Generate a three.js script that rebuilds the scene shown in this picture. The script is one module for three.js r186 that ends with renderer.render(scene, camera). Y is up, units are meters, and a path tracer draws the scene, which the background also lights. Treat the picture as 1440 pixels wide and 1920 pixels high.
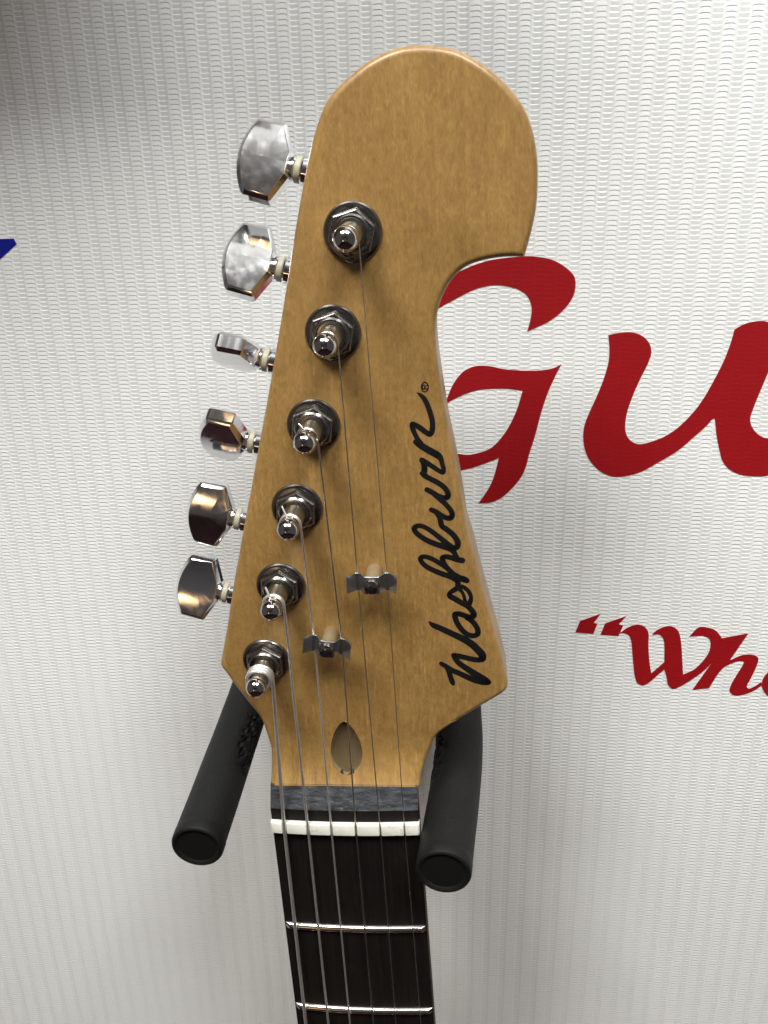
import * as THREE from 'three';
import { RoundedBoxGeometry } from 'three/addons/geometries/RoundedBoxGeometry.js';
import { mergeGeometries, mergeVertices, toCreasedNormals } from 'three/addons/utils/BufferGeometryUtils.js';
import { RectAreaLightUniformsLib } from 'three/addons/lights/RectAreaLightUniformsLib.js';
import { Brush, Evaluator, SUBTRACTION } from 'three-bvh-csg';

// ---------------------------------------------------------------- camera, light, exposure
// World: the white covered wall is the plane z = 0, its point behind the guitar nut is the origin.
const scene = new THREE.Scene();
const camera = new THREE.PerspectiveCamera(61.42, 0.75, 0.01, 20);
camera.position.set(0.03689, 0.17105, 0.27291);
camera.up.set(-0.02347, 0.92981, -0.3673);
camera.lookAt(0.03689 - 0.11742, 0.17105 - 0.36742, 0.27291 - 0.92261);

const renderer = new THREE.WebGLRenderer();
renderer.toneMapping = THREE.LinearToneMapping;
renderer.toneMappingExposure = 1.0;
renderer.shadowMap.enabled = true;
RectAreaLightUniformsLib.init();
scene.background = new THREE.Color().setRGB(0.10, 0.095, 0.09);   // dim air of the shop behind the photographer

// two hanging light panels above and in front of the guitar
const PANELS = [
  { at: [-0.26, 0.87, 0.53], w: 0.33, d: 0.28, power: 47, rgb: [0.985, 0.985, 0.95] },
  { at: [0.30, 0.87, 0.53], w: 0.33, d: 0.28, power: 36.5, rgb: [0.97, 0.985, 0.97] },
];

// ---------------------------------------------------------------- measured shapes, millimetres
// guitar shapes in the guitar's own axes (origin at the nut), lettering on the wall plane
const OUTLINE = [[-20.78,11.58],[-20.48,16.67],[-20.44,22.06],[-21.27,27.41],[-22.1,31.69],[-24.81,36.85],[-28.53,43.84],[-30.39,47.63],[-31.07,48.99],[-30.95,50.18],[-27.9,60.63],[-24.14,74.42],[-18.22,94.45],[-14.15,108.03],[-7.81,129.3],[-3.27,145.36],[1.05,161.16],[4.63,173.04],[6.58,178.3],[7.68,180.72],[9.5,183.85],[11.41,185.86],[13.71,187.63],[16.31,189.36],[18.74,190.71],[22.5,192.14],[25.4,192.73],[28.72,192.83],[31.97,192.47],[35.89,191.52],[39.48,189.68],[43.28,187.0],[46.8,183.51],[49.32,180.0],[50.93,175.87],[51.83,171.0],[51.99,166.06],[51.71,161.38],[50.77,156.67],[49.35,151.66],[46.67,151.74],[43.97,151.71],[40.47,151.27],[37.17,150.27],[34.62,148.5],[32.46,145.67],[30.84,142.08],[30.07,138.62],[29.86,134.5],[30.17,129.67],[31.04,121.6],[32.17,113.0],[33.24,106.92],[34.2,100.56],[35.01,94.61],[35.87,87.38],[37.5,80.97],[38.64,75.17],[40.07,68.48],[42.25,58.85],[43.56,53.15],[44.63,47.92],[45.51,43.09],[45.3,41.74],[44.18,40.31],[38.15,35.94],[32.42,31.74],[29.37,29.53],[26.54,26.84],[24.63,22.8],[22.8,18.47],[21.6,14.66],[21.06,11.8]];
const LOGO = [[25.17,122.98,0.08,25.76,122.61,0.34,26.67,121.67,0.58,27.42,120.1,0.62,28.02,118.11,0.64,28.42,116.25,0.64,28.44,114.82,0.64,28.18,113.53,0.66,27.75,112.97,0.63,26.74,113.58,0.65,25.68,114.48,0.67,24.62,115.23,0.67,23.78,115.54,0.64,23.83,114.54,0.63,24.25,113.22,0.59,24.75,112.05,0.59,25.52,110.86,0.64],[24.32,111.19,0.62,25.23,110.5,0.82,26.85,109.36,0.88,28.33,108.43,0.89,29.42,107.73,0.86,29.84,107.2,0.72],[29.96,107.35,0.64,30.35,105.63,0.57,30.63,104.21,0.58,30.45,103.44,0.58,29.56,103.87,0.58,28.2,104.88,0.61,26.84,105.88,0.65,25.65,106.66,0.69],[25.69,106.66,0.65,26.1,105.38,0.72,26.1,104.19,0.72,25.89,103.14,0.73],[25.51,103.3,0.61,26.29,102.6,0.7,27.52,101.82,0.67,28.9,101.02,0.67,30.13,100.08,0.67,31.02,99.07,0.67,31.47,97.84,0.71,31.28,97.11,0.74,30.45,96.94,0.71,29.2,97.43,0.68,27.95,98.23,0.68,26.54,99.11,0.68],[28.22,97.92,0.68,29.87,96.34,0.71,31.1,94.92,0.65,32.05,93.5,0.65,32.33,92.4,0.69,31.85,91.63,0.75,31.0,91.65,0.69,29.73,92.3,0.69,28.48,93.27,0.69,27.39,93.87,0.66],[28.47,93.12,0.6,29.28,91.69,0.63,29.52,90.42,0.69,29.78,89.47,0.69,30.76,88.66,0.72,32.02,87.52,0.73,32.99,86.22,0.73,33.49,84.93,0.76,33.21,83.81,0.76,32.55,83.5,0.77,31.49,84.16,0.76,30.08,85.48,0.73,28.54,86.95,0.67,26.86,88.42,0.64,25.32,89.41,0.64,24.03,89.72,0.64,23.02,89.14,0.7,23.17,88.26,0.68,24.2,87.04,0.69,26.03,85.72,0.73,28.03,84.71,0.76,30.03,83.95,0.8,31.46,83.36,0.77,32.45,82.37,0.69,33.06,80.89,0.65],[34.39,80.08,0.8,33.12,80.4,0.77,31.68,80.91,0.74,30.38,81.18,0.71,29.67,80.95,0.71,29.68,80.05,0.7,30.09,78.97,0.68,31.0,77.64,0.72,32.13,76.29,0.78,33.57,75.27,0.88,34.88,74.76,0.85,35.39,74.45,0.75],[30.43,78.14,0.65,29.64,78.85,0.65,28.57,79.62,0.65,27.29,80.5,0.65,25.85,81.15,0.65,24.61,81.23,0.65,24.15,80.72,0.65,24.54,79.64,0.65,25.74,78.39,0.69,27.46,77.36,0.72,29.2,76.51,0.75,30.94,75.81,0.75,32.39,75.04,0.78,33.18,74.2,0.72,33.15,73.11,0.69],[33.22,72.85,0.71,34.39,72.67,0.6,35.41,71.9,0.57,36.19,70.53,0.57,36.39,69.34,0.54,36.22,68.73,0.64,35.82,67.48,0.65],[33.2,72.35,0.63,34.07,71.41,0.47,34.63,70.05,0.44,34.82,68.85,0.48,34.92,68.36,0.54,35.07,67.59,0.54],[33.36,72.68,0.71,32.23,71.86,0.71,31.17,71.02,0.6,31.01,70.6,0.67,31.12,70.1,0.75,32.27,69.35,0.81,33.92,68.18,0.75,35.4,67.2,0.76,36.54,65.83,0.76,36.98,64.66,0.81,36.65,64.12,0.82,35.5,64.09,0.76,34.17,64.65,0.76,32.99,64.96,0.76,32.27,64.81,0.76,32.32,63.54,0.73,32.95,61.77,0.73,34.06,59.98,0.73,35.39,58.78,0.77,36.91,58.47,0.77,37.85,59.05,0.77,37.87,60.24,0.73,37.14,61.92,0.73,36.15,63.11,0.73,35.32,63.71,0.73],[25.51,62.86,0.09,26.45,61.78,0.7,28.63,60.62,0.83,31.14,59.21,0.88,33.66,57.79,0.96,36.01,56.17,1.02,37.69,54.35,1.02,38.89,52.62,1.03,38.93,51.5,0.94,38.32,51.16,0.82,36.61,51.31,0.79,34.38,51.93,0.79,32.5,52.45,0.75,31.5,52.7,0.6,31.87,51.74,0.71,32.79,50.3,0.79,34.14,49.06,0.85,36.19,47.4,0.95,38.24,45.74,1.1,39.61,44.69,1.11,40.3,44.17,0.84,39.08,44.17,0.86,37.18,44.7,0.86,35.11,45.74,0.86,32.71,47.1,0.8,30.82,48.04,0.8,29.29,49.29,0.72,28.24,50.07,0.61],[29.29,49.18,0.42,30.11,47.63,0.67,30.58,45.75,0.69,31.08,43.97,0.65,31.35,43.4,0.23],[27.81,124.24,0.15,27.75,123.87,0.15,27.6,123.54,0.15,27.39,123.3,0.15,27.14,123.18,0.15,26.87,123.19,0.15,26.62,123.33,0.15,26.43,123.58,0.15,26.31,123.92,0.15,26.28,124.3,0.15,26.34,124.67,0.15,26.49,125.0,0.15,26.7,125.24,0.15,26.96,125.36,0.15,27.22,125.35,0.15,27.47,125.21,0.15,27.66,124.96,0.15,27.78,124.62,0.15,27.81,124.24,0.15],[26.47,123.88,0.14,27.62,123.83,0.14],[26.49,123.88,0.12,26.52,124.57,0.12,26.77,124.75,0.12,27.0,124.55,0.12,27.0,123.86,0.12],[27.02,124.27,0.12,27.66,124.74,0.12]];
const VINYL_G = [[48.3,123.9],[49.0,126.9],[49.4,130.1],[49.0,132.5],[47.7,134.9],[45.2,136.6],[42.4,137.5],[38.9,138.0],[34.7,137.6],[30.5,136.2],[25.6,133.7],[21.0,131.2],[16.5,127.5],[11.9,119.1],[9.4,107.0],[10.3,96.4],[15.1,87.4],[21.3,84.1],[27.0,83.8],[30.2,83.4],[33.9,84.1],[37.7,85.7],[40.9,88.9],[43.8,93.6],[46.1,99.3],[47.6,105.2],[42.6,105.8],[39.0,105.8],[33.5,105.3],[28.8,103.7],[23.6,101.0],[22.5,100.3],[23.5,102.4],[25.5,107.1],[28.7,111.2],[32.3,112.9],[36.7,113.0],[41.7,112.0],[47.9,111.6],[53.2,111.7],[56.8,112.4],[59.3,113.7],[57.9,110.6],[55.7,105.1],[53.8,98.3],[52.0,89.8],[50.4,83.6],[49.8,80.4],[48.4,76.4],[45.9,72.7],[42.3,68.9],[38.9,67.0],[34.3,66.4],[36.1,69.2],[38.3,73.3],[39.7,77.8],[40.7,82.6],[38.1,81.4],[34.0,79.7],[31.4,78.8],[28.0,78.0],[20.4,77.2],[12.4,80.8],[5.4,88.1],[2.0,98.1],[2.3,110.5],[6.0,122.5],[12.9,132.9],[21.2,139.6],[27.5,142.3],[31.7,144.0],[35.7,145.2],[40.5,145.9],[46.9,146.4],[50.3,146.2],[55.1,145.2],[59.3,142.8],[61.7,140.3],[62.2,137.9],[61.8,134.8],[59.6,131.1],[55.3,127.3],[51.2,125.2]];
const VINYL_U = [[73.0,122.7],[75.3,123.3],[80.0,123.6],[83.3,122.4],[85.5,120.2],[86.3,117.5],[85.8,114.6],[83.7,109.2],[81.7,103.2],[80.5,98.0],[80.3,94.5],[80.8,91.4],[82.5,89.0],[85.1,87.9],[88.7,88.7],[92.7,90.5],[96.5,93.4],[100.9,98.7],[103.6,103.4],[106.1,109.3],[108.2,115.1],[109.5,120.4],[110.1,124.4],[112.7,126.0],[115.7,126.8],[118.3,126.9],[120.7,126.1],[122.5,124.0],[123.2,120.8],[122.8,116.8],[121.6,111.5],[120.3,106.5],[118.7,100.1],[118.2,96.7],[119.1,94.1],[121.5,91.5],[124.4,90.4],[128.3,91.2],[131.9,93.8],[132.6,92.1],[131.1,85.5],[129.0,80.6],[126.1,78.2],[122.1,77.8],[117.9,78.2],[114.4,79.7],[111.6,82.6],[110.1,86.5],[108.8,90.9],[107.6,96.6],[107.0,96.6],[105.4,94.4],[101.7,90.4],[97.3,85.9],[91.8,82.0],[86.3,78.5],[80.1,76.8],[76.6,77.1],[72.6,79.4],[69.4,83.2],[67.9,87.2],[67.4,91.3],[67.8,94.8],[68.9,98.3],[71.3,104.9],[73.0,110.8],[73.7,115.0],[73.6,118.8]];
const VINYL_Q1 = [[69.2,18.5],[70.5,23.0],[77.4,26.2],[75.2,22.5],[76.5,22.2],[75.4,18.2]];
const VINYL_Q2 = [[77.9,18.0],[79.2,22.5],[86.2,25.7],[83.8,22.4],[85.3,21.9],[84.1,17.7]];
const VINYL_W = [[84.5,18.9],[87.3,21.4],[90.2,22.5],[92.3,22.0],[94.0,19.9],[94.6,14.0],[95.6,7.4],[96.6,3.1],[100.6,8.0],[100.1,13.7],[99.6,16.6],[98.4,18.6],[97.1,19.0],[95.4,18.7],[96.9,20.6],[99.8,22.2],[101.8,22.3],[103.9,20.9],[105.2,17.5],[106.6,9.2],[107.5,3.2],[111.0,5.5],[113.6,9.0],[115.2,12.6],[115.4,16.2],[114.6,18.2],[112.5,19.1],[110.6,19.0],[108.1,18.7],[110.9,22.4],[114.1,22.3],[116.7,21.2],[119.0,18.4],[117.0,9.1],[115.0,6.0],[110.9,1.6],[104.7,-2.8],[102.8,-1.3],[102.0,1.7],[100.9,5.0],[94.4,-1.9],[92.3,-1.3],[91.0,1.7],[89.6,9.6],[88.5,16.1],[87.6,18.1],[86.0,18.9]];
const VINYL_H = [[119.0,18.4],[127.4,20.7],[122.5,9.7],[126.7,12.1],[130.1,12.3],[131.8,11.4],[131.9,8.7],[130.4,2.6],[129.6,-0.5],[130.4,-1.4],[132.3,-0.3],[134.2,1.6],[134.6,0.3],[132.0,-2.2],[128.7,-3.9],[126.0,-4.4],[124.1,-2.9],[124.1,-0.8],[125.7,4.2],[127.2,8.2],[127.3,9.5],[125.5,9.6],[122.7,8.2],[120.5,6.3],[116.9,-1.8],[111.4,-2.8],[117.0,9.1]];
const VINYL_A = [[134.6,-0.2],[134.5,2.2],[135.2,4.4],[136.4,6.2],[138.6,8.4],[141.3,9.8],[144.2,9.9],[143.9,5.1],[143.4,0.3],[144.4,-1.2],[146.6,0.5],[146.8,-1.1],[144.7,-3.6],[142.3,-4.1],[141.5,-2.3],[139.8,-4.1],[137.5,-4.0],[135.7,-2.3]];
const STAR_TIP = [-113.8,153.1];
const NUT_SLOT = [16.76,10.07,3.31,-3.56,-10.16,-16.93];
const STR_END = [[17.92,-74.56],[10.2,-75.01],[3.11,-75.42],[-4.25,-75.85],[-11.15,-76.25],[-18.47,-76.68]];
const POST_TAN = [[15.51,156.95],[9.86,136.24],[3.25,116.35],[-2.59,94.2],[-8.85,75.01],[-13.4,52.4]];
const TREE = [[12.85,77.99],[0.13,59.28]];
const TREE_STR = [[[8.93,77.58],[16.14,77.48]],[[-3.57,60.1],[3.47,58.94]]];

// ---------------------------------------------------------------- helpers
const MM = 0.001;
let seed = 7;
const rnd = () => { seed = (seed * 1664525 + 1013904223) >>> 0; return seed / 4294967296; };
const hash = (x, y, s = 0) => { let h = (x * 374761393 + y * 668265263 + s * 974711) | 0; h = Math.imul(h ^ (h >>> 13), 1274126177); return ((h ^ (h >>> 16)) >>> 0) / 4294967296; };
const sm = (t) => t * t * (3 - 2 * t);
const clamp = (v, a, b) => Math.min(b, Math.max(a, v));
function noise(x, y, s = 0, px = 0, py = 0) {              // value noise, periodic when px, py are given
  const ix = Math.floor(x), iy = Math.floor(y), fx = sm(x - ix), fy = sm(y - iy);
  const w = (a, p) => (p ? ((a % p) + p) % p : a);
  const h = (a, b) => hash(w(ix + a, px), w(iy + b, py), s);
  return (h(0, 0) * (1 - fx) + h(1, 0) * fx) * (1 - fy) + (h(0, 1) * (1 - fx) + h(1, 1) * fx) * fy;
}
function fbm(x, y, s, oct = 4) { let a = 0.5, v = 0, n = 0; for (let i = 0; i < oct; i++) { v += a * noise(x, y, s + i); n += a; x *= 2.03; y *= 2.03; a *= 0.5; } return v / n; }
function dataTex(w, h, fn, srgb = false, wrap = true) {    // fn(u, v, out) writes 0..1 values
  const d = new Uint8Array(w * h * 4), o = [0, 0, 0];
  for (let j = 0; j < h; j++) for (let i = 0; i < w; i++) {
    fn(i / w, j / h, o); const k = (j * w + i) * 4;
    d[k] = clamp(o[0], 0, 1) * 255; d[k + 1] = clamp(o[1], 0, 1) * 255; d[k + 2] = clamp(o[2], 0, 1) * 255; d[k + 3] = 255;
  }
  const t = new THREE.DataTexture(d, w, h); t.magFilter = THREE.LinearFilter; t.minFilter = THREE.LinearMipmapLinearFilter; t.generateMipmaps = true;
  if (wrap) t.wrapS = t.wrapT = THREE.RepeatWrapping;
  if (srgb) t.colorSpace = THREE.SRGBColorSpace;
  t.needsUpdate = true; return t;
}
const lin = (r, g, b) => new THREE.Color().setRGB(r, g, b);
function mat(o) { return new THREE.MeshPhysicalMaterial(o); }
function mesh(name, geo, material, parent = scene) {       // geometry in millimetres becomes one named mesh in metres
  geo.scale(MM, MM, MM);
  const m = new THREE.Mesh(geo, material); m.name = name; m.castShadow = m.receiveShadow = true; parent.add(m); return m;
}
function tag(o, label, category, group) { o.userData.label = label; o.userData.category = category; if (group) o.userData.group = group; return o; }
function structure(o) { o.userData.kind = 'structure'; return o; }
function planarUV(g, s = 1) {                              // uv = x, y in millimetres
  const p = g.attributes.position, a = new Float32Array(p.count * 2);
  for (let i = 0; i < p.count; i++) { a[2 * i] = p.getX(i) * s; a[2 * i + 1] = p.getY(i) * s; }
  g.setAttribute('uv', new THREE.BufferAttribute(a, 2)); return g;
}
function grid(rows, closed = false) {                      // rows of [x, y, z] points, all of one length
  const R = rows.length, C = rows[0].length, pos = [], uv = [], idx = [];
  rows.forEach((r, i) => r.forEach((p, j) => { pos.push(...p); uv.push(j / (C - 1), i / (R - 1)); }));
  for (let i = 0; i + 1 < R; i++) for (let j = 0; j + 1 < C + (closed ? 1 : 0); j++) {
    const a = i * C + j, b = i * C + ((j + 1) % C), c = a + C, d = b + C; idx.push(a, b, d, a, d, c);
  }
  const g = new THREE.BufferGeometry();
  g.setAttribute('position', new THREE.Float32BufferAttribute(pos, 3)); g.setAttribute('uv', new THREE.Float32BufferAttribute(uv, 2));
  g.setIndex(idx); g.computeVertexNormals(); return g;
}
function fan(ring, flip = false) {                         // flat cap over a ring of points
  const c = [0, 1, 2].map((k) => ring.reduce((s, p) => s + p[k], 0) / ring.length), pos = [], n = ring.length;
  for (let i = 0; i < n; i++) { const a = ring[i], b = ring[(i + 1) % n]; pos.push(...c, ...(flip ? b : a), ...(flip ? a : b)); }
  const g = new THREE.BufferGeometry(); g.setAttribute('position', new THREE.Float32BufferAttribute(pos, 3));
  g.setAttribute('uv', new THREE.Float32BufferAttribute(new Float32Array(n * 6), 2)); g.computeVertexNormals(); return g;
}
const flat = (g) => (g.index ? g.toNonIndexed() : g);
const merge = (list) => mergeGeometries(list.map((g) => { const f = flat(g); for (const k of Object.keys(f.attributes)) if (!['position', 'normal', 'uv'].includes(k)) f.deleteAttribute(k); f.clearGroups(); return f; }));
function loft(rings, creased = 0.6) {                      // closed rings joined to a capped solid
  const g = merge([grid(rings, true), fan(rings[0], true), fan(rings[rings.length - 1])]);
  return toCreasedNormals(g, creased);
}
function tube(pts, r, seg = 8) {                           // round wire along a polyline; r is a number or a function of the index
  const P = pts.map((p) => new THREE.Vector3(...p)), n = P.length, rows = [];
  let N = null; const rad = typeof r === 'function' ? r : () => r;
  for (let i = 0; i < n; i++) {
    const t = P[Math.min(i + 1, n - 1)].clone().sub(P[Math.max(i - 1, 0)]).normalize();
    if (!N) { N = new THREE.Vector3(0, 0, 1); if (Math.abs(t.z) > 0.9) N.set(1, 0, 0); }
    N.addScaledVector(t, -N.dot(t)).normalize();
    const B = new THREE.Vector3().crossVectors(t, N), row = [];
    for (let k = 0; k < seg; k++) { const a = (k / seg) * 2 * Math.PI, q = P[i].clone().addScaledVector(N, Math.cos(a) * rad(i)).addScaledVector(B, Math.sin(a) * rad(i)); row.push([q.x, q.y, q.z]); }
    rows.push(row);
  }
  return merge([grid(rows, true), fan(rows[0], true), fan(rows[n - 1])]);
}
function lathe(profile, seg = 40) {                        // [radius, height] pairs about the z axis
  const g = new THREE.LatheGeometry(profile.map(([r, h]) => new THREE.Vector2(r, h)), seg); g.rotateX(Math.PI / 2);
  return toCreasedNormals(flat(g), 0.5);
}
function spline(pts, per = 6) { const c = new THREE.CatmullRomCurve3(pts.map(([x, y]) => new THREE.Vector3(x, y, 0)), false, 'centripetal'); return c.getPoints((pts.length - 1) * per).map((p) => [p.x, p.y]); }
const shapeOf = (pts) => new THREE.Shape(pts.map(([x, y]) => new THREE.Vector2(x, y)));

// ---------------------------------------------------------------- materials
// embossed wall covering: wavy cross threads over upright ribs; one tile is 8 ribs by 40 threads
const RIB = 6.81, ROW = 1.385, TILE_X = 8, TILE_Y = 40;
const wallBump = dataTex(1024, 1024, (u, v, o) => {
  const X = u * TILE_X, Y = v * TILE_Y, ci = Math.floor(X + 0.5) % TILE_X, fx = X - Math.floor(X);
  const rib = 0.5 + 0.5 * Math.cos(2 * Math.PI * fx);                       // 1 on a rib, 0 in the valley between two
  const wob = 0.10 * (noise(X * 2, Y * 0.5, 3, TILE_X * 2, TILE_Y / 2) - 0.5);
  const y = Y - 0.5 * (sm(rib) - 0.5) + wob, ri = ((Math.floor(y) % TILE_Y) + TILE_Y) % TILE_Y, fr = y - Math.floor(y);
  const j = 0.85 + 0.3 * hash(ci, ri, 5);
  const q = 1 - fr, wA = sm(clamp((rib - 0.52) / 0.28, 0, 1)), wB = sm(clamp((0.42 - rib) / 0.28, 0, 1));
  const over = q < 0.2 ? -sm(q / 0.2) : -(1 - (q - 0.2) / 0.8);             // on a rib each thread overhangs the next one below
  const under = q < 0.76 ? -q / 0.76 : -(1 - sm((q - 0.76) / 0.24));        // in the valley it dips under and ends on a small ledge
  o[0] = o[1] = o[2] = 0.42 + 0.42 * sm(rib) + 0.30 * over * wA * j + 0.30 * under * wB * j + 0.04 * noise(u * 120, v * 120, 11, 120, 120);
});
const wallMat = mat({ color: lin(0.80, 0.80, 0.785), roughness: 0.5, bumpMap: wallBump, bumpScale: 0.0004 });
const vinylBump = wallBump.clone(); vinylBump.repeat.set(1 / (RIB * TILE_X), 1 / (ROW * TILE_Y)); vinylBump.needsUpdate = true;   // the film follows the ribs a little
const redVinyl = mat({ color: lin(0.29, 0.0055, 0.0085), specularIntensity: 0.5, roughness: 0.5, bumpMap: vinylBump, bumpScale: 0.00007 });
const blueVinyl = mat({ color: lin(0.005, 0.010, 0.24), specularIntensity: 0.5, roughness: 0.5 });

// amber maple: blotches, short pale flecks along the grain, fine pores; the map spans 110 x 210 mm, no repeat
const maple = (() => {
  const W = 1024, H = 2048, fleck = new Float32Array(W * H);
  for (let k = 0; k < 3600; k++) {
    const x = rnd() * W, y = rnd() * H, len = 8 + rnd() * 34, w = 1.0 + rnd() * 1.5, a = (rnd() < 0.55 ? 1 : -0.8) * (0.3 + 0.7 * rnd()) * (y < 1250 ? 1 : 0.45);
    for (let j = -len; j <= len; j++) for (let i = -3; i <= 3; i++) {
      const X = Math.round(x + i + j * 0.02), Yp = Math.round(y + j); if (X < 0 || X >= W || Yp < 0 || Yp >= H) continue;
      fleck[Yp * W + X] += a * Math.exp(-((i / w) ** 2)) * (1 - (j / len) ** 2);
    }
  }
  return dataTex(W, H, (u, v, o) => {
    const x = u * 110, y = v * 210;
    const blotch = fbm(x * 0.16, y * 0.11, 21, 5) - 0.5, mottle = fbm(x * 1.1, y * 0.75, 33, 3) - 0.5, pore = noise(x * 5.5, y * 1.6, 41) - 0.5, grain = fbm(x * 1.1, y * 0.035, 51, 3) - 0.5;
    const f = fleck[Math.min(H - 1, Math.floor(v * H)) * W + Math.floor(u * W)];
    const t = 0.13 * blotch + 0.20 * mottle + 0.14 * pore + 0.09 * grain + 0.15 * clamp(f, -0.3, 1.5);
    o[0] = 0.562 * (1 + t * 0.8); o[1] = 0.432 * (1 + t * 0.9); o[2] = 0.240 * (1 + t * 1.1);
  }, true, false);
})();
const woodMat = mat({ color: 0xffffff, map: maple, roughness: 0.40, specularIntensity: 0.9, clearcoat: 0.3, clearcoatRoughness: 0.34 });
maple.repeat.set(1 / 110, 1 / 210); maple.offset.set(45 / 110, 10 / 210);
const rawWood = mat({ color: lin(0.40, 0.275, 0.13), roughness: 0.85, bumpMap: dataTex(128, 128, (u, v, o) => { o[0] = o[1] = o[2] = fbm(u * 40, v * 24, 77, 3); }), bumpScale: 0.0003 });
const neckWood = mat({ color: lin(0.36, 0.20, 0.07), roughness: 0.4 });
const rosewoodMap = dataTex(512, 1024, (u, v, o) => {
  const x = u * 52, y = v * 104, g = fbm(x * 1.6, y * 0.05, 61, 4) - 0.5, p = noise(x * 7, y * 0.35, 63), pore = p > 0.8 ? (p - 0.8) * 2.5 : 0, dust = Math.max(0, fbm(x * 0.6, y * 0.3, 67, 4) - 0.55);
  const t = 1 + 0.9 * g - 0.55 * pore + 0.9 * dust;
  o[0] = 0.080 * t; o[1] = 0.062 * t; o[2] = 0.053 * t;
}, true);
rosewoodMap.repeat.set(1 / 52, 1 / 104);
const rosewood = mat({ color: 0xffffff, map: rosewoodMap, roughness: 0.62, specularIntensity: 0.35 });
const endBump = dataTex(512, 256, (u, v, o) => { const x = u * 50, y = v * 25; o[0] = o[1] = o[2] = 0.8 * fbm(x * 0.35 + y * 0.25, y * 1.1, 81, 4) + 0.2 * noise(x * 3, y * 4, 85); });
const endMap = dataTex(512, 256, (u, v, o) => {
  const x = u * 50, y = v * 25, s = fbm(x * 0.35 + y * 0.3, y * 1.3 - x * 0.12, 91, 5), t = 0.19 + 0.24 * (s - 0.45) + 0.02 * noise(x * 5, y * 5, 95);
  o[0] = t * 0.98; o[1] = t; o[2] = t * 1.06;
}, true);
for (const t of [endBump, endMap]) t.repeat.set(1 / 50, 1 / 25);
const endPaint = mat({ color: 0xffffff, map: endMap, roughness: 0.36, bumpMap: endBump, bumpScale: 0.00022 });
const boneMap = dataTex(512, 64, (u, v, o) => {
  const x = u * 46, y = v * 6, stain = Math.max(0, fbm(x * 0.5, y * 0.8, 101, 4) - 0.70) * 2.0;
  const t = 0.95 + 0.06 * (fbm(x, y, 105, 3) - 0.5);
  o[0] = 0.90 * t - 0.35 * stain; o[1] = 0.89 * t - 0.45 * stain; o[2] = 0.84 * t - 0.55 * stain;
}, true);
boneMap.repeat.set(1 / 46, 1 / 6);
const bone = mat({ color: 0xffffff, map: boneMap, roughness: 0.4 });
const smudge = dataTex(256, 256, (u, v, o) => { const s = fbm(u * 9, v * 9, 111, 4); o[0] = 1; o[1] = 0.35 + 0.9 * Math.max(0, s - 0.3); o[2] = 1; });
const chrome = mat({ color: lin(0.78, 0.78, 0.80), metalness: 1, roughness: 0.2, roughnessMap: smudge });
const nickel = mat({ color: lin(0.27, 0.255, 0.245), metalness: 1, roughness: 0.45, roughnessMap: smudge });
const postMetal = mat({ color: lin(0.34, 0.32, 0.26), metalness: 1, roughness: 0.36 });
const tipMetal = mat({ color: lin(0.52, 0.49, 0.48), metalness: 1, roughness: 0.09 });
const clipMetal = mat({ color: lin(0.48, 0.48, 0.48), metalness: 1, roughness: 0.32 });
const fretMetal = mat({ color: lin(0.72, 0.69, 0.62), metalness: 1, roughness: 0.2 });
const steel = mat({ color: lin(0.60, 0.58, 0.54), metalness: 1, roughness: 0.3 });
const woundSteel = mat({ color: lin(0.92, 0.905, 0.86), metalness: 1, roughness: 0.46 });
const nylon = mat({ color: lin(0.36, 0.335, 0.25), roughness: 0.45 });
const brass = mat({ color: lin(0.45, 0.36, 0.22), metalness: 0.7, roughness: 0.45 });
const ink = mat({ color: lin(0.006, 0.006, 0.007), roughness: 0.4 });
const foamBump = dataTex(256, 256, (u, v, o) => { o[0] = o[1] = o[2] = 0.5 * noise(u * 90, v * 90, 121, 90, 90) + 0.5 * noise(u * 25, v * 25, 123, 25, 25); });
foamBump.repeat.set(4, 6);
const foam = mat({ color: lin(0.007, 0.007, 0.0065), specularIntensity: 0.42, roughness: 0.58, bumpMap: foamBump, bumpScale: 0.00012 });
const capRubber = mat({ color: lin(0.005, 0.005, 0.005), specularIntensity: 0.5, roughness: 0.55 });
const blackSteel = mat({ color: lin(0.03, 0.03, 0.03), roughness: 0.5, metalness: 0.3 });

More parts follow.
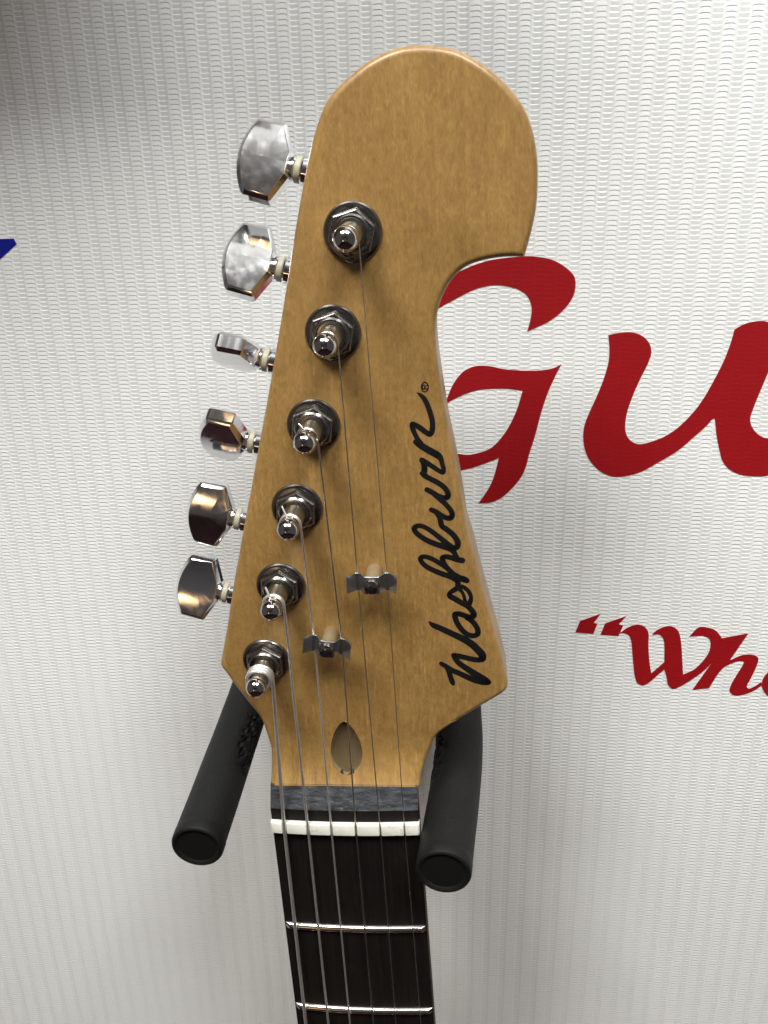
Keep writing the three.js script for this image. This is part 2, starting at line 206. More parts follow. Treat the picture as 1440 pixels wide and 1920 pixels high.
// ---------------------------------------------------------------- the wall and what lies outside the frame
const wallW = 1600, wallH = 2200;
{
  const g = new THREE.BoxGeometry(wallW, wallH, 15); g.translate(0, 40, -7.5);
  wallBump.repeat.set(wallW / (RIB * TILE_X), wallH / (ROW * TILE_Y));
  structure(mesh('wall', g, wallMat));
}
structure(mesh('ceiling', new THREE.BoxGeometry(3000, 40, 3200).translate(0, 1340, 1600), mat({ color: lin(0.82, 0.81, 0.78), roughness: 0.9 })));
structure(mesh('floor', new THREE.BoxGeometry(3000, 40, 3200).translate(0, -1130, 1600), mat({ color: lin(0.032, 0.006, 0.0075), roughness: 0.95 })));
structure(mesh('opposite_wall', new THREE.BoxGeometry(3000, 2440, 40).translate(0, 100, 3230), mat({ color: lin(0.30, 0.30, 0.325), roughness: 0.9 })));
PANELS.forEach((p, i) => {
  const o = new THREE.Group(); o.name = i ? 'hanging_light_001' : 'hanging_light'; o.position.set(...p.at); scene.add(o);
  tag(o, i ? 'square white hanging light panel over the right of the guitar, outside the picture' : 'square white hanging light panel over the left of the guitar, outside the picture', 'light', 'hanging light panels');
  const W = p.w * 1000, D = p.d * 1000, t = 20, up = 1322 - p.at[1] * 1000;
  for (const s of [-1, 1]) mesh('cable', new THREE.CylinderGeometry(1.5, 1.5, up - 38, 8).translate(s * W * 0.5 + s * 10, 38 + (up - 38) / 2, 0), mat({ color: lin(0.3, 0.3, 0.3), roughness: 0.5 }), o);
  
  mesh('frame', merge([new THREE.BoxGeometry(W + 2 * t, 40, t).translate(0, 20, D / 2 + t / 2), new THREE.BoxGeometry(W + 2 * t, 40, t).translate(0, 20, -D / 2 - t / 2), new THREE.BoxGeometry(t, 40, D).translate(W / 2 + t / 2, 20, 0), new THREE.BoxGeometry(t, 40, D).translate(-W / 2 - t / 2, 20, 0)]), mat({ color: lin(0.7, 0.7, 0.7), roughness: 0.5 }), o);
  const e = mat({ color: lin(0.8, 0.8, 0.8), roughness: 0.6 }); e.emissive = lin(...p.rgb); e.emissiveIntensity = 2;
  for (const y of [20, 32]) mesh('diffuser', new THREE.BoxGeometry(W - 2, 5, D - 2).translate(0, y, 0), e, o);   // the panel shines down and, weakly, up to the ceiling
  const l = new THREE.RectAreaLight(lin(...p.rgb), p.power, p.w, p.d); l.name = 'panel_light';
  l.position.set(p.at[0], p.at[1] + 0.010, p.at[2]); l.lookAt(p.at[0], p.at[1] - 1, p.at[2]); scene.add(l);
  const u = new THREE.RectAreaLight(lin(...p.rgb), 5, p.w, p.d); u.name = 'panel_uplight';
  u.position.set(p.at[0], p.at[1] + 0.042, p.at[2]); u.lookAt(p.at[0], p.at[1] + 1, p.at[2]); scene.add(u);
});

{ // shelf above the picture whose shadow lies over the upper left of the wall
  const s = new THREE.Group(); s.name = 'wall_shelf'; s.position.set(-0.412, 0.370, 0); scene.add(s);
  tag(s, 'pale shelf board fixed to the wall above the picture, left of the guitar head', 'shelf');
  mesh('board', new RoundedBoxGeometry(820, 18, 165, 2, 1.5).translate(0, 0, 82.5), mat({ color: lin(0.45, 0.42, 0.36), roughness: 0.6 }), s);
  for (const x of [-250, 250]) mesh('bracket', merge([new THREE.BoxGeometry(22, 120, 3).translate(x, 70, 1.6), new THREE.BoxGeometry(22, 3, 110).translate(x, 10.6, 57)]), blackSteel, s);
}

{ // warm globe lamp standing in the room; it is mirrored in the lowest button
  const o = new THREE.Group(); o.name = 'globe_lamp'; o.position.set(-0.34, -1.11, 1.55); scene.add(o);
  tag(o, 'warm glowing globe lamp on a thin stand, outside the picture', 'lamp');
  const e = mat({ color: lin(0.8, 0.7, 0.55), roughness: 0.5 }); e.emissive = lin(1.0, 0.62, 0.30); e.emissiveIntensity = 2;
  mesh('globe', new THREE.SphereGeometry(60, 32, 20).translate(0, 935, 0), e, o);
  mesh('stand', merge([new THREE.CylinderGeometry(9, 9, 870, 16).translate(0, 440, 0), new THREE.CylinderGeometry(110, 120, 16, 32).translate(0, 8, 0)]), blackSteel, o);
  const l = new THREE.PointLight(lin(1.0, 0.62, 0.30), 0.07); l.name = 'globe_light'; l.castShadow = true; l.shadow.radius = 4; l.position.set(-0.34, -0.175, 1.48); scene.add(l);
}

// ---------------------------------------------------------------- vinyl lettering on the wall
function vinyl(name, pts, material, label, lift, smooth = true) {
  const P = smooth ? spline([...pts, pts[0]], 5) : pts;
  const g = new THREE.ExtrudeGeometry(shapeOf(P), { depth: 0.14, bevelEnabled: false });
  g.translate(0, 0, lift); planarUV(g);
  return tag(mesh(name, g, material), label, name.includes('star') ? 'star' : 'letter', name.includes('star') ? undefined : 'red vinyl lettering on the wall');
}
function corners(pts, sharp) {                             // spline that keeps the listed points as corners
  const out = []; let run = [pts[sharp[0]]];
  for (let k = 1; k <= pts.length; k++) {
    const i = (sharp[0] + k) % pts.length; run.push(pts[i]);
    if (sharp.includes(i)) { out.push(...(run.length > 2 ? spline(run, 5) : run).slice(0, -1)); run = [pts[i]]; }
  }
  return out;
}
const VG = ['vinyl_letter', 'vinyl_letter_001', 'vinyl_letter_002', 'vinyl_letter_003', 'vinyl_letter_004'];
vinyl(VG[0], corners(VINYL_G, [0, 25, 31, 41, 52, 56]), redVinyl, 'large red vinyl capital G on the white wall, partly behind the headstock', 0.05, false);
vinyl(VG[1], corners(VINYL_U, [0, 22, 49]), redVinyl, 'large red vinyl letter u on the white wall, cut by the right picture edge', 0.05, false);
vinyl('vinyl_quote_mark', VINYL_Q1, redVinyl, 'small red vinyl quote mark, the left one of the pair before the W', 0.05, false);
vinyl('vinyl_quote_mark_001', VINYL_Q2, redVinyl, 'small red vinyl quote mark touching the W, the right one of the pair', 0.05, false);
vinyl(VG[2], corners(VINYL_W, [0, 7, 8, 13, 20, 28, 32, 33, 39]), redVinyl, 'small red vinyl capital W after the quote marks', 0.07, false);
vinyl(VG[3], corners(VINYL_H, [0, 1, 2, 11, 12, 24, 25, 26]), redVinyl, 'small red vinyl letter h joined to the right side of the W', 0.05, false);
vinyl(VG[4], VINYL_A, redVinyl, 'small red vinyl letter after the h, almost all beyond the right picture edge', 0.09);
{
  const R = 46, pts = [], c = [STAR_TIP[0] - R * Math.cos(0.314), STAR_TIP[1] - R * Math.sin(0.314)];
  for (let k = 0; k < 10; k++) {
    const a = 0.314 + (k * Math.PI) / 5, r = k % 2 ? R * 0.382 : R;
    if (k % 2) pts.push([c[0] + r * Math.cos(a), c[1] + r * Math.sin(a)]);
    else for (const s of [-1, 1]) pts.push([c[0] + (r - 1.2) * Math.cos(a + s * 0.02), c[1] + (r - 1.2) * Math.sin(a + s * 0.02)]);
  }
  vinyl('vinyl_star', pts, blueVinyl, 'dark blue vinyl star tip on the wall at the left picture edge', 0.05, false);
}

// ---------------------------------------------------------------- guitar hanger
{
  const h = new THREE.Group(); h.name = 'guitar_hanger'; scene.add(h); h.position.set(-0.007, 0.012, 0);
  tag(h, 'black wall hanger whose two foam covered arms hold the guitar neck', 'guitar hanger');
  const cx = -7, cy = 12;
  mesh('wall_plate', new RoundedBoxGeometry(46, 70, 8, 3, 2).translate(0, 6, 4), blackSteel, h);
  mesh('stem', new THREE.CylinderGeometry(7, 7, 12, 24).rotateX(Math.PI / 2).translate(0, 0, 13.5), blackSteel, h);
  const arms = [
    { tip: [-41.9, -5.1, 88.6], mid: [-43.3, -1.1, 40.5], back: [-43.4, 2.4, 20], torn: [0.57, 0.9], wear: 0.45 },
    { tip: [28.0, -1.1, 95.5], mid: [30.2, 1.5, 47.2], back: [28.8, 7.0, 22], torn: [0.56, 0.9], wear: 2.75 },
  ];
  const bar = [arms[0].back, [-30, 9, 19.5], [-7, 12, 19.5], [17, 11, 20], arms[1].back].map(([x, y, z]) => [x - cx, y - cy, z - 1]);
  mesh('yoke_bar', tube(new THREE.CatmullRomCurve3(bar.map((p) => new THREE.Vector3(...p))).getPoints(40).map((p) => [p.x, p.y, p.z]), 4.6, 16), blackSteel, h);
  arms.forEach((a) => {
    const curve = new THREE.CatmullRomCurve3([a.back, a.mid, a.tip].map(([x, y, z]) => new THREE.Vector3(x - cx, y - cy, z)));
    const n = 150, seg = 96, rows = [], pts = curve.getPoints(n), R = 7.45;
    const T = (i) => pts[Math.min(i + 1, n)].clone().sub(pts[Math.max(i - 1, 0)]).normalize();
    for (let i = 0; i <= n; i++) {
      const t = T(i), N = new THREE.Vector3(0, 1, 0).addScaledVector(t, -t.y).normalize(), B = new THREE.Vector3().crossVectors(N, t), row = [], s = i / n;
      for (let k = 0; k < seg; k++) {
        const ang = (k / seg) * 2 * Math.PI;
        let r = R + 0.16 * (fbm(k * 0.12, i * 0.05, 131, 3) - 0.5);
        let da = Math.atan2(Math.sin(ang - a.wear), Math.cos(ang - a.wear)) * R, ds = (s - a.torn[0]) * 72;   // worn, torn foam beside the neck
        const inside = clamp(1.25 - Math.hypot(da / 4.5, ds / 12), 0, 1);
        if (inside > 0) { const f = fbm(k * 0.3, i * 0.16, 137, 4); const crack = sm(clamp(1 - Math.abs(f - 0.5) * 16, 0, 1)), flake = noise(k * 0.55, i * 0.4, 141) - 0.45; r -= sm(clamp(inside * 1.8, 0, 1)) * (1.7 * crack - 0.55 * flake); }
        if (i > n - 5) r -= 0.35 * ((i - n + 5) / 5) ** 2;
        const q = pts[i].clone().addScaledVector(B, Math.cos(ang) * r).addScaledVector(N, Math.sin(ang) * r); row.push([q.x, q.y, q.z]);
      }
      rows.push(row);
    }
    const arm = mesh('padded_arm', merge([grid(rows, true), fan(rows[0], true), fan(rows[n])]), foam, h);
    // rubber end cap: rim with a shallow dished face
    const t = T(n), cap = lathe([[0, 0.5], [5.6, 0.45], [6.2, 0.9], [6.75, 1.0], [7.25, 0.75], [7.5, 0.1], [7.55, -2.6], [7.45, -3.2], [7.0, -3.3]], 64);
    cap.applyQuaternion(new THREE.Quaternion().setFromUnitVectors(new THREE.Vector3(0, 0, 1), t)); cap.translate(pts[n].x, pts[n].y, pts[n].z);
    mesh('end_cap', cap, capRubber, arm);
  });
}

// ---------------------------------------------------------------- the guitar
// own axes: origin at the front edge of the nut on the fingerboard, x across, y up the neck towards the head, z out of the face; millimetres
const guitar = new THREE.Group(); guitar.name = 'guitar'; scene.add(guitar);
guitar.position.set(0, 0, 0.085); guitar.quaternion.set(0.019149, 0.015792, 0.017554, 0.999538).normalize();
tag(guitar, 'natural maple guitar head and dark fretboard neck hanging in the black hanger', 'guitar');

const FACE = -8, BACK = -23, RAMP0 = 31, RAMP1 = 11.9;
const crown = (x) => (x * x) / 610;
const half = (y) => 20.7 - 0.0147 * y;                     // half width of the neck
const rampH = (y) => FACE + 4 * clamp((RAMP0 - y) / (RAMP0 - 13.1), 0, 1.02) ** 3.4;
const outline = [...spline(OUTLINE.slice(0, 40), 6), ...spline(OUTLINE.slice(40), 6)];
const sideX = (y, side) => {                               // where the outline of the throat crosses height y
  let best = 0;
  for (let i = 0; i + 1 < outline.length; i++) {
    const [x0, y0] = outline[i], [x1, y1] = outline[i + 1];
    if ((y0 - y) * (y1 - y) > 0 || y0 === y1) continue;
    const x = x0 + ((y - y0) / (y1 - y0)) * (x1 - x0); if (x * side > best * side) best = x;
  }
  return best;
};
{
  const body = new THREE.ExtrudeGeometry(shapeOf(outline), { depth: 12, bevelEnabled: true, bevelThickness: 1.5, bevelSize: 1.5, bevelOffset: -1.5, bevelSegments: 6, curveSegments: 4 });
  body.translate(0, 0, BACK + 1.5);
  const rows = [], C = 72, ends = [];
  for (let i = 0; i <= 90; i++) {
    const y = RAMP0 + 0.6 - ((RAMP0 + 0.6 - RAMP1) * i) / 90, xl = sideX(Math.max(y, 11.85), -1) - 0.03, xr = sideX(Math.max(y, 11.85), 1) + 0.03, row = [[xl, y, -12]];
    for (let k = 0; k <= C; k++) {
      const u = k / C, e = 0.5 - 0.5 * Math.cos(Math.PI * u), x = xl + (xr - xl) * (0.5 * e + 0.5 * u), d = Math.min(x - xl, xr - x), q = Math.max(0, 1.5 - d);
      row.push([x, y, rampH(y) - 0.03 - (1.5 - Math.sqrt(Math.max(0, 2.25 - q * q)))]);
    }
    row.push([xr, y, -12]); rows.push(row);
  }
  const ramp = loft(rows.reverse(), 0.7);
  // egg shaped truss rod access, lying along the ramp
  const egg = [], L = 18.2;
  for (let k = 0; k <= 40; k++) { const t = k / 40, r = 4.6 * Math.sin(Math.PI * Math.pow(t, 1.15)) ** 0.52 * (0.93 + 0.07 * t); egg.push(new THREE.Vector2(Math.max(r, 1e-4), L * t)); }
  const eggG = new THREE.LatheGeometry(egg, 48);
  eggG.scale(1, 1, 0.58); eggG.rotateX(Math.PI); eggG.rotateX(-0.06); eggG.translate(1.1, 31.4, -8.0);
  const ev = new Evaluator(); ev.attributes = ['position', 'normal', 'uv']; ev.useGroups = true;
  const cut = (g) => { const a = new Brush(mergeVertices(toCreasedNormals(flat(g), 0.7), 1e-6), woodMat), b = new Brush(mergeVertices(flat(eggG).clone(), 1e-6), rawWood); a.updateMatrixWorld(); b.updateMatrixWorld(); return ev.evaluate(a, b, SUBTRACTION); };
  const parts = [body, ramp].map((g) => { g.clearGroups(); return cut(g); });
  // put both results in one mesh with two materials: finished wood and raw wood in the cut
  const pos = [[], []], nor = [[], []];
  for (const r of parts) {
    const g = r.geometry, P = g.attributes.position, N = g.attributes.normal, ix = g.index;
    for (const gr of g.groups) {
      const raw = (Array.isArray(r.material) ? r.material[gr.materialIndex] : r.material) === rawWood ? 1 : 0;
      for (let k = gr.start; k < gr.start + gr.count; k++) { const v = ix ? ix.getX(k) : k; pos[raw].push(P.getX(v), P.getY(v), P.getZ(v)); nor[raw].push(N.getX(v), N.getY(v), N.getZ(v)); }
    }
  }
  const make = (k) => { const g = new THREE.BufferGeometry(); g.setAttribute('position', new THREE.Float32BufferAttribute(pos[k], 3)); g.setAttribute('normal', new THREE.Float32BufferAttribute(nor[k], 3)); return planarUV(g); };
  const head = mesh('headstock', make(0), woodMat, guitar);
  const hole = mesh('truss_rod_hole', make(1), rawWood, head); hole.userData.label = 'raw wood egg shaped hole for the truss rod';
  mesh('truss_rod_nut', lathe([[0, -1.2], [1.1, -1.2], [1.1, 1.6], [1.3, 1.8], [1.8, 1.8], [2.1, 1.5], [2.1, -3]], 24).rotateX(-Math.PI / 2 + 0.25).translate(0.6, 13.1, -8.1), nickel, head);
  // script lettering printed on the face: variable width strokes
  const strokes = LOGO.map((s, si) => {
    const pts = []; for (let i = 0; i < s.length; i += 3) pts.push(new THREE.Vector3(s[i], s[i + 1], s[i + 2]));
    const c = pts.length > 2 ? new THREE.CatmullRomCurve3(pts, false, 'centripetal').getPoints(pts.length * 7) : pts, P = [], I = [], z = FACE + 0.02 + si * 0.0015;
    const K = 14;
    c.forEach((p, i) => {
      const t = c[Math.min(i + 1, c.length - 1)].clone().sub(c[Math.max(i - 1, 0)]); const l = Math.hypot(t.x, t.y) || 1, nx = -t.y / l, ny = t.x / l;
      P.push(p.x + nx * p.z, p.y + ny * p.z, z, p.x - nx * p.z, p.y - ny * p.z, z);
      if (i) { const a = 2 * (i - 1); I.push(a, a + 1, a + 3, a, a + 3, a + 2); }
    });
    c.forEach((p, i) => {                                    // round joints and ends
      if (i % 3 && i !== c.length - 1) return;
      const b = P.length / 3, zz = z + 0.0004 + (i % 2) * 0.0003; P.push(p.x, p.y, zz);
      for (let k = 0; k < K; k++) { const a = (k / K) * 2 * Math.PI; P.push(p.x + p.z * Math.cos(a), p.y + p.z * Math.sin(a), zz); }
      for (let k = 0; k < K; k++) I.push(b, b + 1 + k, b + 1 + ((k + 1) % K));
    });
    const g = new THREE.BufferGeometry(); g.setAttribute('position', new THREE.Float32BufferAttribute(P, 3)); g.setIndex(I);
    g.setAttribute('normal', new THREE.Float32BufferAttribute(P.map((_, i) => (i % 3 === 2 ? 1 : 0)), 3)); return planarUV(g);
  });
  mesh('script_logo', merge(strokes), ink, head).userData.label = 'black script brand name running up the edge';
}

// neck, fretboard with its slanted painted end, frets
{
  const sec = (y, top, pts = 24) => { const h = half(y), r = []; for (let k = 0; k <= pts; k++) { const x = -h + (2 * h * k) / pts; r.push([x, y, top - crown(x)]); } r.push([h, y, -5], [-h, y, -5]); return r; };
  const ys = [7.3, 4, 0, -40, -80, -120, -160, -200, -240, -280, -320];
  const fb = mesh('fretboard', planarUV(loft(ys.map((y) => sec(y, 0)).reverse(), 0.5)), rosewood, guitar);
  const h1 = half(12.2), end = [];
  for (let i = 0; i <= 6; i++) { const t = i / 6, row = []; for (let k = 0; k <= 24; k++) { const h = half(7.3), x = -h + (2 * h * k) / 24; row.push([x, 13.1 - 5.75 * t, -4.02 + (4.0 - crown(x)) * t]); } row.push([half(7.3), 13.1 - 5.75 * t, -5.2], [-half(7.3), 13.1 - 5.75 * t, -5.2]); end.push(row); }
  mesh('fretboard_end', planarUV(loft(end.reverse(), 0.5)), endPaint, fb).userData.label = 'slanted scuffed dark painted end of the fretboard';
  const back = [];
  for (const y of [12, -20, -80, -160, -240, -320]) { const h = half(y), r = []; for (let k = 0; k <= 24; k++) { const a = Math.PI * (k / 24); r.push([h * Math.cos(a), y, -5.02 - 17 * Math.sin(a) ** 0.8]); } back.push(r); }
  mesh('neck_back', loft(back, 0.5), neckWood, guitar);
  for (let n = 1; n <= 12; n++) {
    const y = -666 * (1 - 2 ** (-n / 12)); if (y < -318) break;
    const h = half(y) - 0.25, rows = [];
    for (let k = 0; k <= 32; k++) {
      const x = -h + (2 * h * k) / 32, e = clamp((h - Math.abs(x)) / 1.3, 0.02, 1), row = [];
      for (let j = 0; j <= 10; j++) { const a = Math.PI * (j / 10); row.push([x, y + 1.2 * Math.cos(a), -crown(x) - 0.02 + 1.15 * e * Math.sin(a)]); }
      rows.push(row);
    }
    mesh('fret', loft(rows, 0.6), fretMetal, fb);
  }
}

// nut with six slots
const GAUGE = [0.12, 0.15, 0.20, 0.26, 0.35, 0.52];        // string radii, thin to thick
{
  const w = 20.85, top = (x) => 1.75 - crown(x), s = [[-w, -1.2], [w, -1.2], [w, top(w) - 0.4], [w - 0.4, top(w)]];
  NUT_SLOT.forEach((x, i) => { const r = GAUGE[i] + 0.12, d = 0.55 + GAUGE[i]; s.push([x + r + 0.12, top(x)], [x + r, top(x) - 0.15], [x + r * 0.8, top(x) - d], [x - r * 0.8, top(x) - d], [x - r, top(x) - 0.15], [x - r - 0.12, top(x)]); });
  s.push([-w + 0.4, top(w)], [-w, top(w) - 0.4]);
  const g = new THREE.ExtrudeGeometry(shapeOf(s), { depth: 2.9, bevelEnabled: true, bevelThickness: 0.25, bevelSize: 0.12, bevelOffset: -0.12, bevelSegments: 2 });
  g.rotateX(Math.PI / 2); g.translate(0, 3.15, 0);          // depth now runs down the neck
  const p = g.attributes.position; for (let i = 0; i < p.count; i++) { const y = p.getY(i); p.setZ(i, p.getZ(i) - 0.16 * Math.max(0, y - 1)); }   // the top falls away to the head side
  mesh('nut', planarUV(toCreasedNormals(flat(g), 0.4)), bone, guitar).userData.label = 'white bone nut with small brown stains';
}

// tuning machines: gear housing behind the head, post through it, button at the side
const POSTS = [[13.15, 158.6], [7.1, 137.4], [0.72, 116.1], [-5.3, 95.1], [-11.7, 73.75], [-18.1, 51.4]];
const SHAFT = [[0.47, 170.65], [-5.98, 148.77], [-12.15, 126.87], [-18.44, 105.4], [-24.99, 83.3], [-31.61, 60.65]];
const TURN = [26, 35, -60, -37, 3, 15];                     // how far each button is turned about its shaft, degrees
const DIR = [-0.965, 0.262];
function inset(o, d) {                                     // polygon offset inwards (counter clockwise or clockwise, convex)
  const n = o.length, cx = o.reduce((s, p) => s + p[0], 0) / n, cy = o.reduce((s, p) => s + p[1], 0) / n;
  return o.map((p, i) => {
    const a = o[(i + n - 1) % n], c = o[(i + 1) % n], nm = (q, r) => { let x = q[1] - r[1], y = r[0] - q[0]; const l = Math.hypot(x, y) || 1; x /= l; y /= l; if (x * (cx - p[0]) + y * (cy - p[1]) < 0) { x = -x; y = -y; } return [x, y]; };
    const u = nm(a, p), v = nm(p, c), k = Math.max(0.35, 1 + u[0] * v[0] + u[1] * v[1]);
    return [p[0] + (d * (u[0] + v[0])) / k, p[1] + (d * (u[1] + v[1])) / k];
  });
}
function buttonGeo() {                                     // own axes: x along the shaft away from the head, y up, z out of the face
  const o = [], side = [[0, 2.7], [0.3, 3.2], [2.7, 8.3], [3.1, 8.65], [9.0, 8.4], [9.6, 8.05]];
  for (const q of side) o.push(q);
  for (let k = 1; k < 20; k++) { const a = (k / 20 - 0.5) * 2, y = -a * 8.05; o.push([9.6 + 2.4 * (1 - a * a), y]); }
  for (const [x, y] of side.slice().reverse()) o.push([x, -y]);
  const te = (x) => 1.75 + 0.2 * (x / 12), face = (x, y) => te(x) + 0.85 - 0.009 * y * y;
  const i1 = inset(o, 0.12), i2 = inset(o, 0.85), i3 = inset(o, 1.0), core = (k) => i3.map(([x, y]) => [6 + (x - 6) * k, y * k]), half = [];
  for (const s of [-1, 1]) {
    const ring = (pts, f) => pts.map(([x, y]) => [x, y, s * f(x, y)]);
    const list = [ring(o, (x) => te(x) * 0.72), ring(i1, (x) => te(x) * 0.8), ring(i2, (x, y) => face(x, y) - 0.06), ring(i3, face)];
    for (const k of [0.88, 0.75, 0.6, 0.45, 0.3, 0.15, 0.002]) list.push(ring(core(k), face));
    half.push(s > 0 ? list : list.reverse());
  }
  return planarUV(toCreasedNormals(flat(grid([...half[0], ...half[1]], true)), 0.3), 0.05).scale(1.03, 1.06, 1.12);
}
POSTS.forEach(([px, py], i) => {
  const [sx, sy] = SHAFT[i], id = ''; let g;
  // housing: rounded case on the back of the head
  const ang = Math.atan2(DIR[1], DIR[0]);
  const toShaft = (geo, along) => geo.rotateZ(ang).translate(sx + DIR[0] * along, sy + DIR[1] * along, -28);
  const cx = (px + sx - DIR[0] * 14) / 2, cyy = (py + sy - DIR[1] * 14) / 2;
  const m = mesh('tuning_machine', new RoundedBoxGeometry(17, 19, 9, 3, 2).rotateZ(ang).translate(cx, cyy, -27.6), chrome, guitar);
  mesh('washer', lathe([[3.3, 0.02], [3.3, 0.9], [5.5, 0.95], [6.05, 0.75], [6.33, 0.35], [6.36, 0.02]], 56).translate(px, py, FACE), nickel, m);
  // hexagonal bushing nut with a raised round collar
  const hexR = 5.35, hex = [], turn = 0.26 + i * 0.05;
  for (let k = 0; k < 6; k++) { const a = turn + (k * Math.PI) / 3; hex.push([hexR * Math.cos(a), hexR * Math.sin(a)]); }
  const hs = shapeOf(hex), hp = new THREE.Path(); hp.absarc(0, 0, 3.1, 0, 2 * Math.PI, true); hs.holes.push(hp);
  g = new THREE.ExtrudeGeometry(hs, { depth: 1.0, bevelEnabled: true, bevelThickness: 0.7, bevelSize: 0.95, bevelOffset: -0.95, bevelSegments: 5, curveSegments: 28 });
  g = merge([toCreasedNormals(flat(g), 0.5).translate(0, 0, 1.5), lathe([[3.15, 0.2], [3.15, 3.4], [3.35, 3.6], [3.75, 3.55], [4.25, 3.05]], 48)]);
  mesh('hex_nut', g.translate(px, py, FACE), nickel, m);
  mesh('post', lathe([[0, 0], [2.62, 0.3], [2.62, 8.4], [2.5, 8.8], [2.15, 9.4], [1.95, 10.0], [2.0, 10.5]], 40).translate(px, py, FACE), postMetal, m);
  const dome = [[1.95, 10.2], [2.2, 10.7]]; for (let k = 0; k <= 16; k++) { const a = -0.62 + (k / 16) * (Math.PI / 2 + 0.62); dome.push([2.66 * Math.cos(a) + (k === 16 ? 0 : 0), 12.4 + 2.66 * Math.sin(a) * (a > 0 ? 0.95 : 1)]); }
  mesh('post_tip', lathe(dome, 40).translate(px, py, FACE), tipMetal, m);
  // shaft: ferrule, pale nylon ring, chrome button
  const along = (prof) => lathe(prof, 36).rotateY(Math.PI / 2);
  mesh('ferrule', toShaft(along([[0, -12], [3.3, -12], [3.3, 0.2], [3.0, 0.6], [2.4, 0.7]]), 0), chrome, m);
  mesh('nylon_ring', toShaft(along([[2.0, 0.65], [2.85, 0.7], [3.05, 0.9], [3.05, 1.9], [2.85, 2.1], [2.0, 2.15]]), 0), nylon, m);
  const neck = along([[0, 2.1], [2.75, 2.15], [2.95, 2.5], [2.85, 3.0], [2.7, 3.6], [2.2, 5], [1.5, 6]]);
  g = buttonGeo(); g.translate(3.0, 0, 0);
  g = merge([g, neck]); g.rotateX((-TURN[i] * Math.PI) / 180 * -1);
  g.rotateX(Math.PI);                                      // x runs away from the head, so the face that shows is turned over
  g.rotateX(0); mesh('button', toShaft(g, 0), chrome, m);
});

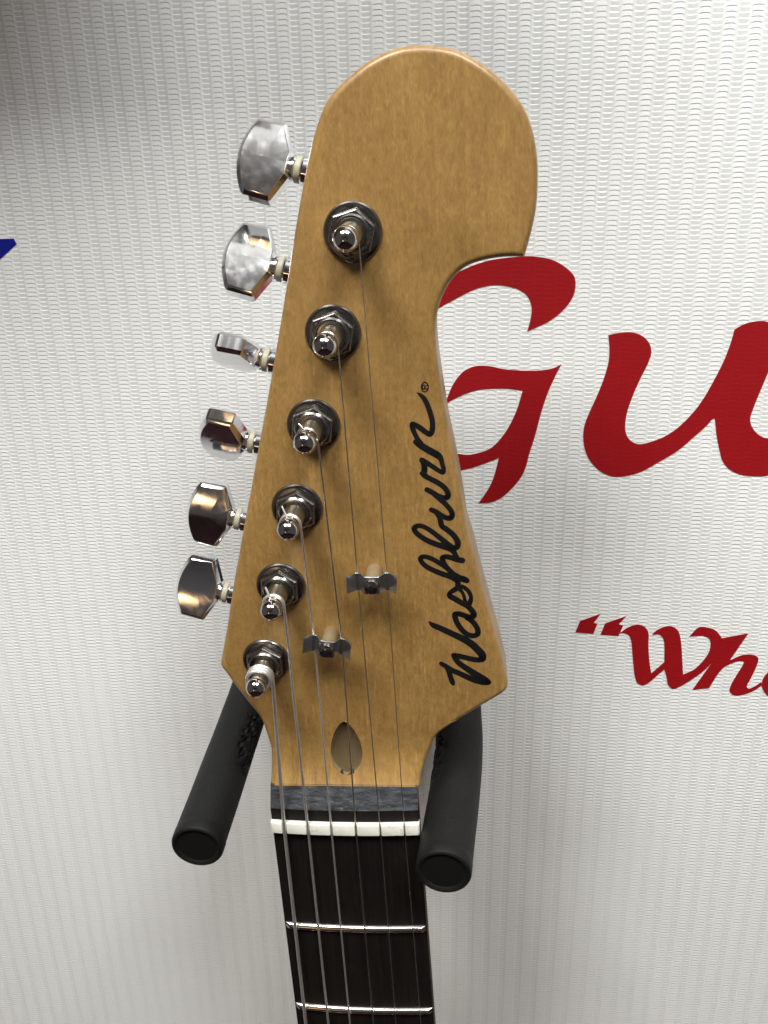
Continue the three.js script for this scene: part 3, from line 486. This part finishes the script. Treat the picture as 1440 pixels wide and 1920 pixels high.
// strings
{
  const TREEPT = [TREE_STR[0][1], TREE_STR[0][0], TREE_STR[1][1], TREE_STR[1][0], null, null];
  const turns = [2.2, 2.2, 2.0, 1.2, 1.2, 2.85];
  for (let i = 0; i < 6; i++) {
    const r = GAUGE[i], [px, py] = POSTS[i], R = (i === 5 ? 2.5 : 2.15) + r, pts = [], n0 = i === 5 ? -0.9 : 1.3, N = Math.round(turns[i] * 26);
    const nutN = 1.75 - crown(NUT_SLOT[i]) - 0.55 + 0.12;
    pts.push([px - 0.4, py + 0.6, 2.05]);
    for (let k = N; k >= 0; k--) { const a = (k / 26) * 2 * Math.PI, q = k / N; pts.push([px + R * Math.cos(a - 0.1), py + R * Math.sin(a - 0.1), n0 + q * (i === 5 ? 2.12 * r * turns[i] : Math.min(0.9, 2 * r * turns[i]))]); }
    const from = pts[pts.length - 1], via = TREEPT[i] ? [TREEPT[i][0], TREEPT[i][1], -2.7 - r] : null, nut = [NUT_SLOT[i], 2, nutN + 0.02];
    const line = (a, b, n) => { for (let k = 1; k <= n; k++) pts.push([0, 1, 2].map((c) => a[c] + ((b[c] - a[c]) * k) / n)); };
    if (via) { line(from, [via[0], via[1] + 2.2, via[2]], 10); line([via[0], via[1] + 2.2, via[2]], [via[0], via[1] - 2.2, via[2]], 4); line([via[0], via[1] - 2.2, via[2]], nut, 10); } else line(from, nut, i === 5 ? 210 : 14);
    const e = STR_END[i], k = (-318 - 0) / (e[1] - 2), far = [NUT_SLOT[i] + (e[0] - NUT_SLOT[i]) * k, -318, nutN + 3.4];
    line(nut, far, i === 5 ? 1300 : 20);
    const sM = i > 2 ? woundSteel : steel;
    const st = mesh('string', tube(pts, i === 5 ? (k) => (k % 2 ? r : r * 0.88) : r, i > 2 ? 12 : 8), sM, guitar);
    if (i > 1 && i < 5) mesh('string_end', tube([[px - 0.2, py + 1.2, 2.1], [px - 0.7, py + 2.6, 2.0], [px - 1.6, py + (i === 2 ? 3.4 : 4.6), 1.3]], r, 8), sM, st);
  }
}

// string trees: bent spring clip on a spacer, cross head screw
TREE.forEach(([x, y], i) => {
  const [a, b] = TREE_STR[i], cx = (a[0] + b[0]) / 2, cy = (a[1] + b[1]) / 2, w = (b[0] - a[0]) / 2, rot = Math.atan2(b[1] - a[1], b[0] - a[0]);
  const z0 = -2.85;
  const prof = [[-w - 2.5, 2.0], [-w - 0.75, 0.35], [-w - 0.5, 0.08], [-w - 0.2, 0], [-w + 0.2, 0], [-w + 0.5, 0.08], [-w + 0.75, 0.35], [-1.95, 1.95], [-1.6, 2.15], [1.6, 2.15], [1.95, 1.95], [w - 0.75, 0.35], [w - 0.5, 0.08], [w - 0.2, 0], [w + 0.2, 0], [w + 0.5, 0.08], [w + 0.75, 0.35], [w + 2.5, 2.0]];
  const th = 0.45, up = prof.map(([px, pz]) => [px, pz + th]), ring = [...prof, ...up.reverse()];
  const g = new THREE.ExtrudeGeometry(shapeOf(ring), { depth: 4.6, bevelEnabled: true, bevelThickness: 0.08, bevelSize: 0.06, bevelSegments: 1 });
  g.rotateX(Math.PI / 2); g.translate(0, 2.3, 0); g.rotateZ(rot);
  const t = mesh('string_tree', toCreasedNormals(flat(g), 0.5).translate(cx, cy, z0), clipMetal, guitar);
  mesh('spacer', lathe([[1.2, FACE], [1.95, FACE], [2.0, FACE + 0.2], [2.0, z0 + 1.9], [1.85, z0 + 2.1], [1.0, z0 + 2.1]], 32).translate(cx, cy, 0), brass, t);
  const s = mesh('screw', lathe([[0.9, z0 + 2.5], [2.0, z0 + 2.6], [2.0, z0 + 3.2], [1.75, z0 + 3.75], [1.1, z0 + 4.05], [0, z0 + 4.15]], 32).translate(cx, cy, 0), nickel, t);
  mesh('screw_slot', merge([new THREE.BoxGeometry(2.0, 0.5, 0.5), new THREE.BoxGeometry(0.5, 2.0, 0.52)]).rotateZ(0.2 + i * 0.5).translate(cx, cy, z0 + 3.92), ink, s);
});

renderer.render(scene, camera);
